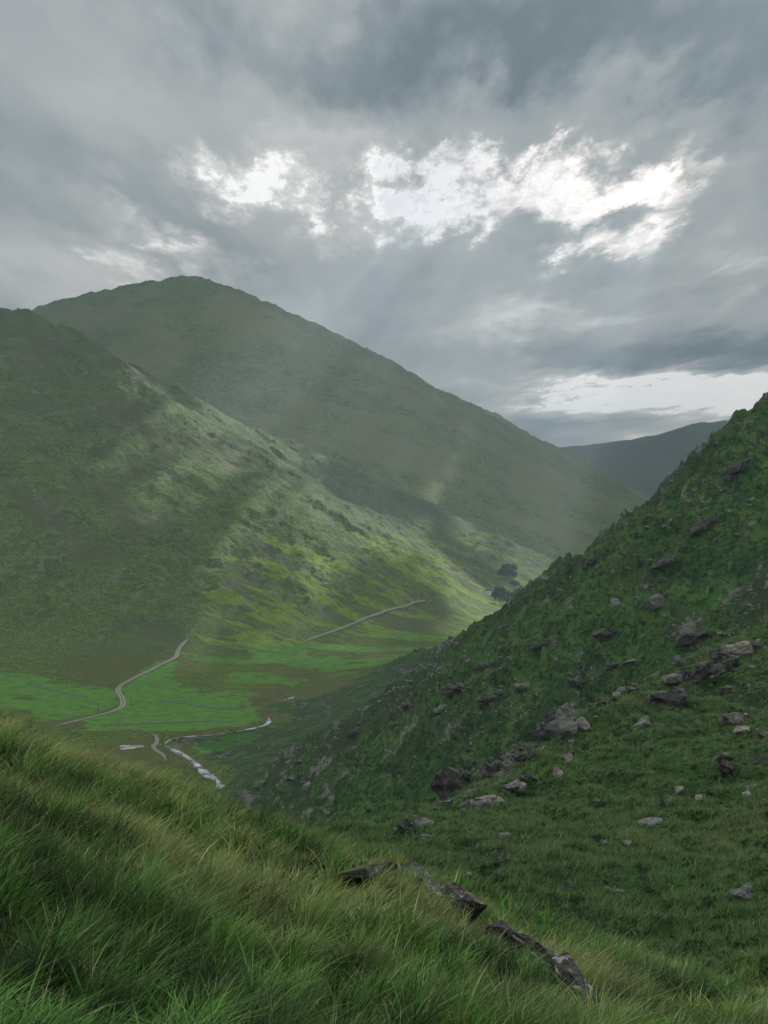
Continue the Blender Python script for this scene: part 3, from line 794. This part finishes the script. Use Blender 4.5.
# scree: countless chips on the right hillside
def scree():
    V = []; Fc = []; n = 0
    N = 16000
    y = np.exp(rng.uniform(math.log(190), math.log(760), N)); u = rng.uniform(-.19, .36, N); x = u * y
    cw = fbm(x, y, 44, 3, 120); z, idx, r = relief(x, y, True)
    keep = (idx == 2) & (cw + .5 * (r['ter'] - 1.2) + rng.normal(0, .25, N) > .28)
    x, y, z = x[keep], y[keep], z[keep]; N = len(x)
    s = y / F * rng.uniform(.8, 3.0, N) ** 1.0
    base = np.array([(-.5, -.4, -.3), (.5, -.4, -.3), (.45, .4, -.3), (-.5, .35, -.3), (-.35, -.25, .3), (.4, -.2, .22), (.3, .3, .28), (-.4, .25, .2)])
    fc = np.array([(0, 1, 5, 4), (1, 2, 6, 5), (2, 3, 7, 6), (3, 0, 4, 7), (4, 5, 6, 7)])
    a = rng.uniform(0, 6.28, N); ca, sa = np.cos(a), np.sin(a)
    b = base[None] * (1 + rng.uniform(-.3, .3, (N, 8, 3))) * s[:, None, None]
    co = np.stack([x[:, None] + b[..., 0] * ca[:, None] - b[..., 1] * sa[:, None], y[:, None] + b[..., 0] * sa[:, None] + b[..., 1] * ca[:, None], z[:, None] + b[..., 2]], -1)
    f = (np.arange(N)[:, None, None] * 8 + fc[None]).reshape(-1, 4)
    tag(np_mesh('scree', co.reshape(-1, 3), f, 4, [ROCK_S], False), 'countless grey stone chips strewn over the right hillside', 'scree', kind='stuff')
scree()

# ------------------------------------------------------------------ farm, trees, posts, walls
def box(bm, c, d, rot=None):
    r = bmesh.ops.create_cube(bm, size=1); vs = r['verts']
    for v in vs: v.co = Vector((v.co.x * d[0], v.co.y * d[1], v.co.z * d[2]))
    if rot is not None: bmesh.ops.rotate(bm, verts=vs, matrix=rot, cent=(0, 0, 0))
    bmesh.ops.translate(bm, verts=vs, vec=c)
WHITE = plain('limewash', (.72, .72, .70), (.82, .82, .80), 1.5)
SLATE = plain('roof_slate', (.09, .095, .105), (.15, .155, .165), 2)
DARKG = plain('window_dark', (.02, .022, .025), (.03, .03, .035), 2, .2, .5)
TIMBER = plain('weathered_timber', (.06, .05, .04), (.10, .085, .07), 4)
DOORM = plain('painted_door', (.12, .05, .04), (.16, .06, .05), 4)
def farmhouse(p, rz, label):
    e = bpy.data.objects.new('farmhouse', None); COL.objects.link(e); e.location = p; e.rotation_euler = (0, 0, rz); tag(e, label, 'house')
    Lh, Wd, H, G = 14, 7, 4.0, 2.8
    bm = bmesh.new(); box(bm, (0, 0, H / 2 - .5), (Lh, Wd, H + 1))
    for s in (-1, 1):
        v = [bm.verts.new((s * Lh / 2, -Wd / 2, H)), bm.verts.new((s * Lh / 2, Wd / 2, H)), bm.verts.new((s * Lh / 2, 0, H + G))]; bm.faces.new(v)
    bm_obj('wall', bm, WHITE, e)
    bm = bmesh.new()
    a = math.atan2(G, Wd / 2); ln = math.hypot(G, Wd / 2) + .4
    for s in (-1, 1):
        box(bm, (0, s * (Wd / 4 + .1), H + G / 2 + .06), (Lh + .7, ln, .18), Matrix.Rotation(-s * a, 3, 'X'))
    rf = bm_obj('roof', bm, SLATE, e)
    for s in (-1, 1):
        bm = bmesh.new(); box(bm, (s * (Lh / 2 - .7), 0, H + G + .4), (.9, .8, 1.6)); bm_obj('chimney', bm, WHITE, rf)
    for xw in (-4.6, -2.2, 2.2, 4.6):
        bm = bmesh.new(); box(bm, (xw, -Wd / 2 - .01, 2.1), (1.1, .12, 1.2)); bm_obj('window', bm, DARKG, e)
    bm = bmesh.new(); box(bm, (0, -Wd / 2 - .02, 1.05), (1.1, .14, 2.1)); bm_obj('door', bm, DOORM, e)
hp = at(489, 594, 1300)
farmhouse(hp, .25, 'tiny white farmhouse beside the trees in the far valley')

def leaf_mat():
    m, t, out = mat('tree_foliage')
    pos = t.new('ShaderNodeTexCoord').outputs['Object']; n = t.noise(pos, .6, 3, .6)
    principled(t, out, t.mix(n, (.022, .040, .016), (.050, .075, .025)), .8, .1); return m
LEAF = leaf_mat(); BARK = plain('bark', (.06, .05, .04), (.11, .09, .07), 3)
def tree_meshes(h, w, seed):
    r = np.random.default_rng(seed); bm = bmesh.new()
    def limb(p, d, L, r0, dep):
        q = p + d * L
        res = bmesh.ops.create_cone(bm, segments=6, radius1=r0, radius2=r0 * .6, depth=L, cap_ends=False)
        M = Matrix.Translation((p + q) / 2) @ d.to_track_quat('Z', 'Y').to_matrix().to_4x4()
        bmesh.ops.transform(bm, matrix=M, verts=res['verts'])
        if dep:
            for _ in range(3):
                nd = (d + Vector(r.normal(0, .55, 3))).normalized(); nd.z = abs(nd.z); limb(q, nd, L * .62, r0 * .55, dep - 1)
    limb(Vector((0, 0, -.4)), Vector((0, 0, 1)), h * .35, h * .03, 2)
    tm = bpy.data.meshes.new('trunk'); bm.to_mesh(tm); bm.free(); tm.materials.append(BARK)
    nl = 900; cl = r.normal(0, 1, (14, 3)); cl /= np.linalg.norm(cl, axis=1)[:, None]; cl *= r.uniform(.3, 1, (14, 1))
    c = cl[r.integers(0, 14, nl)] * [w * .36, w * .36, h * .30] + r.normal(0, 1, (nl, 3)) * [w * .11, w * .11, h * .07] + [0, 0, h * .62]
    s = r.uniform(.25, .6, nl) * h / 11
    d1 = r.normal(0, 1, (nl, 3)); d1 /= np.linalg.norm(d1, axis=1)[:, None]; d2 = np.cross(d1, r.normal(0, 1, (nl, 3))); d2 /= np.linalg.norm(d2, axis=1)[:, None]
    co = np.stack([c - d1 * s[:, None], c + d2 * s[:, None] * .6, c + d1 * s[:, None], c - d2 * s[:, None] * .6], 1).reshape(-1, 3)
    o = np_mesh('crown', co, np.arange(nl * 4).reshape(-1, 4), 4, [LEAF], False); cm = o.data; bpy.data.objects.remove(o)
    return tm, cm
TREES = [tree_meshes(11, 9, 41), tree_meshes(13, 10, 42), tree_meshes(9, 9, 43)]
def plant_tree(px, row, k, sc, label, group):
    p = at(px, row, 1300)
    e = bpy.data.objects.new('tree', None); COL.objects.link(e); e.location = p; e.scale = (sc,) * 3; e.rotation_euler = (0, 0, random.uniform(0, 6)); tag(e, label, 'tree', group)
    for nm, me in zip(('trunk', 'crown'), TREES[k]):
        c = bpy.data.objects.new(nm, me); COL.objects.link(c); c.parent = e
for i, (px, row) in enumerate([(502, 579), (506, 581), (510, 578), (514, 581), (508, 575), (504, 573), (513, 574)]):
    plant_tree(px, row, i % 3, 1.75, 'dark tree in the round clump on the slope above the farmhouse', 'trees of the clump above the farmhouse')
for i, (px, row) in enumerate([(514, 590), (518, 589), (497, 597), (502, 599), (508, 600), (513, 602), (501, 605), (507, 606), (518, 598), (495, 603)]):
    plant_tree(px, row, (i + 1) % 3, 1.45, 'dark tree in the loose row beside and below the farmhouse', 'trees beside the farmhouse')

def post(px, row, hpx, label):
    p = at(px, row, 500); h = hpx * p.y / F
    e = bpy.data.objects.new('utility_pole', None); COL.objects.link(e); e.location = p; tag(e, label, 'pole')
    bm = bmesh.new(); bmesh.ops.create_cone(bm, segments=10, radius1=.30, radius2=.18, depth=h + .6, cap_ends=True)
    bmesh.ops.translate(bm, verts=bm.verts, vec=(0, 0, h / 2 - .3)); bm_obj('pole', bm, TIMBER, e)
    bm = bmesh.new(); box(bm, (0, 0, h - .7), (1.5, .16, .16)); bm_obj('crossarm', bm, TIMBER, e)
post(98, 713, 10, 'dark wooden pole standing in the field left of the track bend')
post(131, 706, 9, 'thin dark pole in the green field right of the track bend')

def stone_wall(pxs, label, h=.75):
    P = world_path(pxs, 2); P = P + np.stack([fbm(P[:, 0], P[:, 1], 18, 2, 7), fbm(P[:, 0], P[:, 1], 18, 2, 9)], 1) * 4; L = np.concatenate([[0], np.cumsum(np.hypot(*np.diff(P, axis=0).T))])
    n = int(L[-1] / .9) + 2; s = np.linspace(0, L[-1], n); X = np.interp(s, L, P[:, 0]); Y = np.interp(s, L, P[:, 1])
    tx = np.gradient(X); ty = np.gradient(Y); ln = np.hypot(tx, ty); nx, ny = -ty / ln, tx / ln
    prof = [(-.55, -.8), (-.45, .5), (-.25, 1), (.25, 1), (.45, .5), (.55, -.8)]; Z = gzv(X, Y)
    co = np.stack([np.stack([X + nx * a * (1 + .3 * rng.normal(0, 1, n)), Y + ny * a, Z + h * b * (1 + .22 * rng.normal(0, 1, n))], -1) for a, b in prof], 1).reshape(-1, 3)
    k = len(prof); i = (np.arange(n - 1)[:, None] * k + np.arange(k - 1)[None]).ravel()
    tag(np_mesh('stone_wall', co, np.stack([i, i + k, i + k + 1, i + 1], 1), 4, [ROCK_G], False), label, 'stone wall')
stone_wall([(162, 702), (190, 705), (220, 709), (246, 712)], 'dark dry stone wall across the top of the large green field')
stone_wall([(100, 726), (150, 724), (200, 722), (238, 722)], 'low dark wall along the lower edge of the large green field')
stone_wall([(28, 684), (50, 690), (86, 698)], 'dark dry stone wall slanting across the left green field')
stone_wall([(213, 643), (232, 645), (268, 652), (300, 656)], 'dark wall along the top of the bright sunlit field')

# ------------------------------------------------------------------ cloud deck, sky, air, sun
SUN_AZ = math.atan(.35); SUN_EL = math.atan(.62 * math.cos(SUN_AZ))
DECK = 950.0
def cloud_mat():
    m, t, out = mat('cloud')
    pos = t.new('ShaderNodeTexCoord').outputs['Object']
    mp = t.new('ShaderNodeMapping'); t.l.new(pos, mp.inputs[0]); mp.inputs['Scale'].default_value = (.001, .00034, .001)
    q = mp.outputs[0]
    warp = t.noise(q, 1.1, 5, .6, 0, 'Color')
    qw = t.vmath('ADD', q, t.vmath('SCALE', t.vmath('SUBTRACT', warp, (.5, .5, .5))))
    # the scale input of the vector SCALE node
    for nd in t.n:
        if nd.bl_idname == 'ShaderNodeVectorMath' and nd.operation == 'SCALE': nd.inputs['Scale'].default_value = .9
    big = t.noise(qw, .9, 3, .5); mid = t.noise(qw, 2.6, 6, .62); fine = t.noise(qw, 7.0, 6, .65)
    w2 = t.noise(q, 3.0, 6, .68, 0, 'Color')
    posw = t.vmath('ADD', pos, t.vmath('MULTIPLY', t.vmath('SUBTRACT', w2, (.5, .5, .5)), (900., 2200., 0.)))
    sx = t.new('ShaderNodeSeparateXYZ'); t.l.new(posw, sx.inputs[0]); X, Y = sx.outputs[0], sx.outputs[1]
    def blob(px, row, rx, ry, ang=0.0):
        Yc = DECK * F / (HR - row); Xc = (px - 384) / F * Yc
        kx = Yc / F; ky = Yc * Yc / (F * DECK)
        dxn = t.math('DIVIDE', t.math('SUBTRACT', X, Xc), kx); dyn = t.math('DIVIDE', t.math('SUBTRACT', Y, Yc), -ky)
        c, s_ = math.cos(math.radians(ang)), math.sin(math.radians(ang))
        a = t.math('ADD', t.math('MULTIPLY', dxn, c / rx), t.math('MULTIPLY', dyn, -s_ / rx))
        b = t.math('ADD', t.math('MULTIPLY', dxn, s_ / ry), t.math('MULTIPLY', dyn, c / ry))
        r2 = t.math('ADD', t.math('MULTIPLY', a, a), t.math('MULTIPLY', b, b))
        return t.math('POWER', 2.718, t.math('MULTIPLY', r2, -1.0))
    hole = None
    for px, row, rx, ry, an, w in [(400, 198, 60, 24, 5, 1.15), (490, 202, 80, 25, 0, 1.1), (440, 190, 45, 22, 0, 1.05), (580, 208, 76, 24, -5, .8), (605, 250, 36, 28, 0, .8), (606, 192, 40, 30, 0, .9), (500, 318, 95, 26, 0, .36), (262, 192, 50, 28, 0, .85), (310, 222, 36, 20, 20, .75),
                               (175, 245, 50, 17, 30, .78), (130, 276, 26, 24, 0, .75), (385, 212, 60, 20, 0, .5), (670, 170, 60, 30, 0, .35), (30, 262, 90, 26, 10, .32), (90, 90, 190, 90, 0, .22), (480, 200, 260, 70, 0, .2), (330, 165, 110, 26, 0, .35)]:
        b = t.math('MULTIPLY', blob(px, row, rx, ry, an), w)
        hole = b if hole is None else t.math('MAXIMUM', hole, b)
    dark = None
    for px, row, rx, ry, w in [(500, 50, 300, 60, .95), (700, 350, 120, 16, .8), (640, 290, 120, 30, .3), (150, 60, 150, 40, .2), (620, 350, 160, 22, .4)]:
        b = t.math('MULTIPLY', blob(px, row, rx, ry), w); dark = b if dark is None else t.math('MAXIMUM', dark, b)
    # a white bank of far cloud low over the gap
    bank = t.ss(Y, DECK * F / (HR - 360), DECK * F / (HR - 382)); bank2 = t.ss(Y, DECK * F / (HR - 424), DECK * F / (HR - 402))
    farw = t.math('MULTIPLY', bank, bank2)
    farw = t.math('MULTIPLY', farw, t.ss(X, 600.0, 1500.0))
    # thickness of the layer
    T = t.math('MULTIPLY_ADD', t.math('SUBTRACT', big, .5), 1.1, .60)
    T = t.math('ADD', T, t.math('MULTIPLY', t.math('SUBTRACT', mid, .5), .48))
    T = t.math('ADD', T, t.math('MULTIPLY', t.math('SUBTRACT', fine, .5), .16))
    T = t.math('ADD', T, t.math('MULTIPLY', dark, .48))
    hm = t.math('MULTIPLY', hole, t.math('ADD', t.math('MULTIPLY_ADD', mid, 1.9, -.95), t.math('MULTIPLY', fine, 1.5)))
    T = t.math('SUBTRACT', T, t.math('MULTIPLY', hm, .88))
    TA = T
    T = t.math('SUBTRACT', T, t.math('MULTIPLY', farw, t.math('MULTIPLY_ADD', fine, 2.1, -.2)))
    sy = t.new('ShaderNodeSeparateXYZ'); t.l.new(pos, sy.inputs[0])
    TA = t.math('ADD', TA, t.ss(sy.outputs[0], 130.0, -120.0, 0.0, .7))
    T2 = t.math('SUBTRACT', T, t.ss(sy.outputs[1], 1950.0, 1200.0, 0.0, .72))  # cloud overhead, out of view, brightened to light the ground
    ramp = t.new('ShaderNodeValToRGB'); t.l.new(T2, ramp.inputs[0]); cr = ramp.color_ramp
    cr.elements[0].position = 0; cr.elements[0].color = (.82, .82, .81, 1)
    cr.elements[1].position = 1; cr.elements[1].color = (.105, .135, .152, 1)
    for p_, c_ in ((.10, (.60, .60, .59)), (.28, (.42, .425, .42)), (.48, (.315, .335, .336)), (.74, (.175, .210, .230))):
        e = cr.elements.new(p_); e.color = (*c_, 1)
    tr = t.new('ShaderNodeBsdfTranslucent'); t.l.new(ramp.outputs[0], tr.inputs[0])
    df = t.new('ShaderNodeBsdfDiffuse'); df.inputs[0].default_value = (.8, .8, .8, 1)
    mx = t.new('ShaderNodeMixShader'); mx.inputs[0].default_value = .12; t.l.new(tr.outputs[0], mx.inputs[1]); t.l.new(df.outputs[0], mx.inputs[2])
    tp = t.new('ShaderNodeBsdfTransparent')
    m2 = t.new('ShaderNodeMixShader'); alpha = t.math('MULTIPLY', t.ss(TA, .04, .52, .12, 1.0), t.ss(sy.outputs[1], 2100.0, 1800.0, 1.0, .90))  # overhead part, out of view, also passes a little sun onto near grass
    t.l.new(alpha, m2.inputs[0]); t.l.new(tp.outputs[0], m2.inputs[1]); t.l.new(mx.outputs[0], m2.inputs[2])
    t.l.new(m2.outputs[0], out.inputs['Surface'])
    return m
DX = 30000.0
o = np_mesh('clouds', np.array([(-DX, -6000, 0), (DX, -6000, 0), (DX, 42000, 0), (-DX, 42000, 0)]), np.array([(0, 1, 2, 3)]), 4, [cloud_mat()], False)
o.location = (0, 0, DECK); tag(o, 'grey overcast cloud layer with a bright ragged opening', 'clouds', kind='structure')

world = bpy.data.worlds.new('World'); scene.world = world; world.use_nodes = True
wt = NT(world.node_tree); bg = wt.n['Background']
sky = wt.new('ShaderNodeTexSky'); sky.sky_type = 'NISHITA'; sky.sun_disc = False
sky.sun_elevation = SUN_EL; sky.sun_rotation = SUN_AZ; sky.altitude = 300; sky.air_density = 1.0; sky.dust_density = 1.6
wt.l.new(sky.outputs[0], bg.inputs[0]); bg.inputs[1].default_value = .05

sl = bpy.data.lights.new('sun', 'SUN'); sl.energy = 5.0; sl.angle = math.radians(.5); sl.color = (1.0, .96, .90)
so = bpy.data.objects.new('sun', sl); COL.objects.link(so)
d = Vector((math.sin(SUN_AZ) * math.cos(SUN_EL), math.cos(SUN_AZ) * math.cos(SUN_EL), math.sin(SUN_EL)))
so.rotation_euler = d.to_track_quat('Z', 'Y').to_euler(); so.location = (300, 0, 500)

def haze():
    m, t, out = mat('haze_air')
    pv = t.new('ShaderNodeVolumePrincipled'); pv.inputs['Color'].default_value = (.68, .85, 1.0, 1); pv.inputs['Density'].default_value = HAZE
    pv.inputs['Anisotropy'].default_value = .2
    t.l.new(pv.outputs[0], out.inputs['Volume'])
    bm = bmesh.new(); bmesh.ops.create_cube(bm, size=1)
    lo = Vector((-9500, -400, -136)); hi = Vector((9500, 9800, 890))
    for v in bm.verts: v.co = Vector([lo[i] if v.co[i] < 0 else hi[i] for i in range(3)])
    o = bm_obj('haze', bm, m); tag(o, 'pale haze filling the valley', 'haze', kind='stuff')
HAZE = 9.5e-5
haze()

cam = bpy.data.cameras.new('camera'); co_ = bpy.data.objects.new('camera', cam); COL.objects.link(co_)
cam.sensor_fit = 'VERTICAL'; cam.sensor_height = 36; cam.lens = F / 1024 * 36; cam.shift_y = (HR - 512) / 1024
co_.location = (0, 0, 0); co_.rotation_euler = (math.radians(90), 0, 0); cam.clip_start = .05; cam.clip_end = 100000
scene.camera = co_
scene.view_settings.view_transform = 'Standard'; scene.view_settings.look = 'None'; scene.view_settings.gamma = 1
scene.view_settings.exposure = 0.8
scene.render.engine = 'CYCLES'
cy = scene.cycles
cy.use_denoising = True; cy.max_bounces = 6; cy.diffuse_bounces = 3; cy.glossy_bounces = 2; cy.transmission_bounces = 3
cy.volume_bounces = 1; cy.transparent_max_bounces = 8; cy.sample_clamp_indirect = 4
print('zmax', GZ.max(), 'zmin', GZ.min(), 'nverts', len(co))
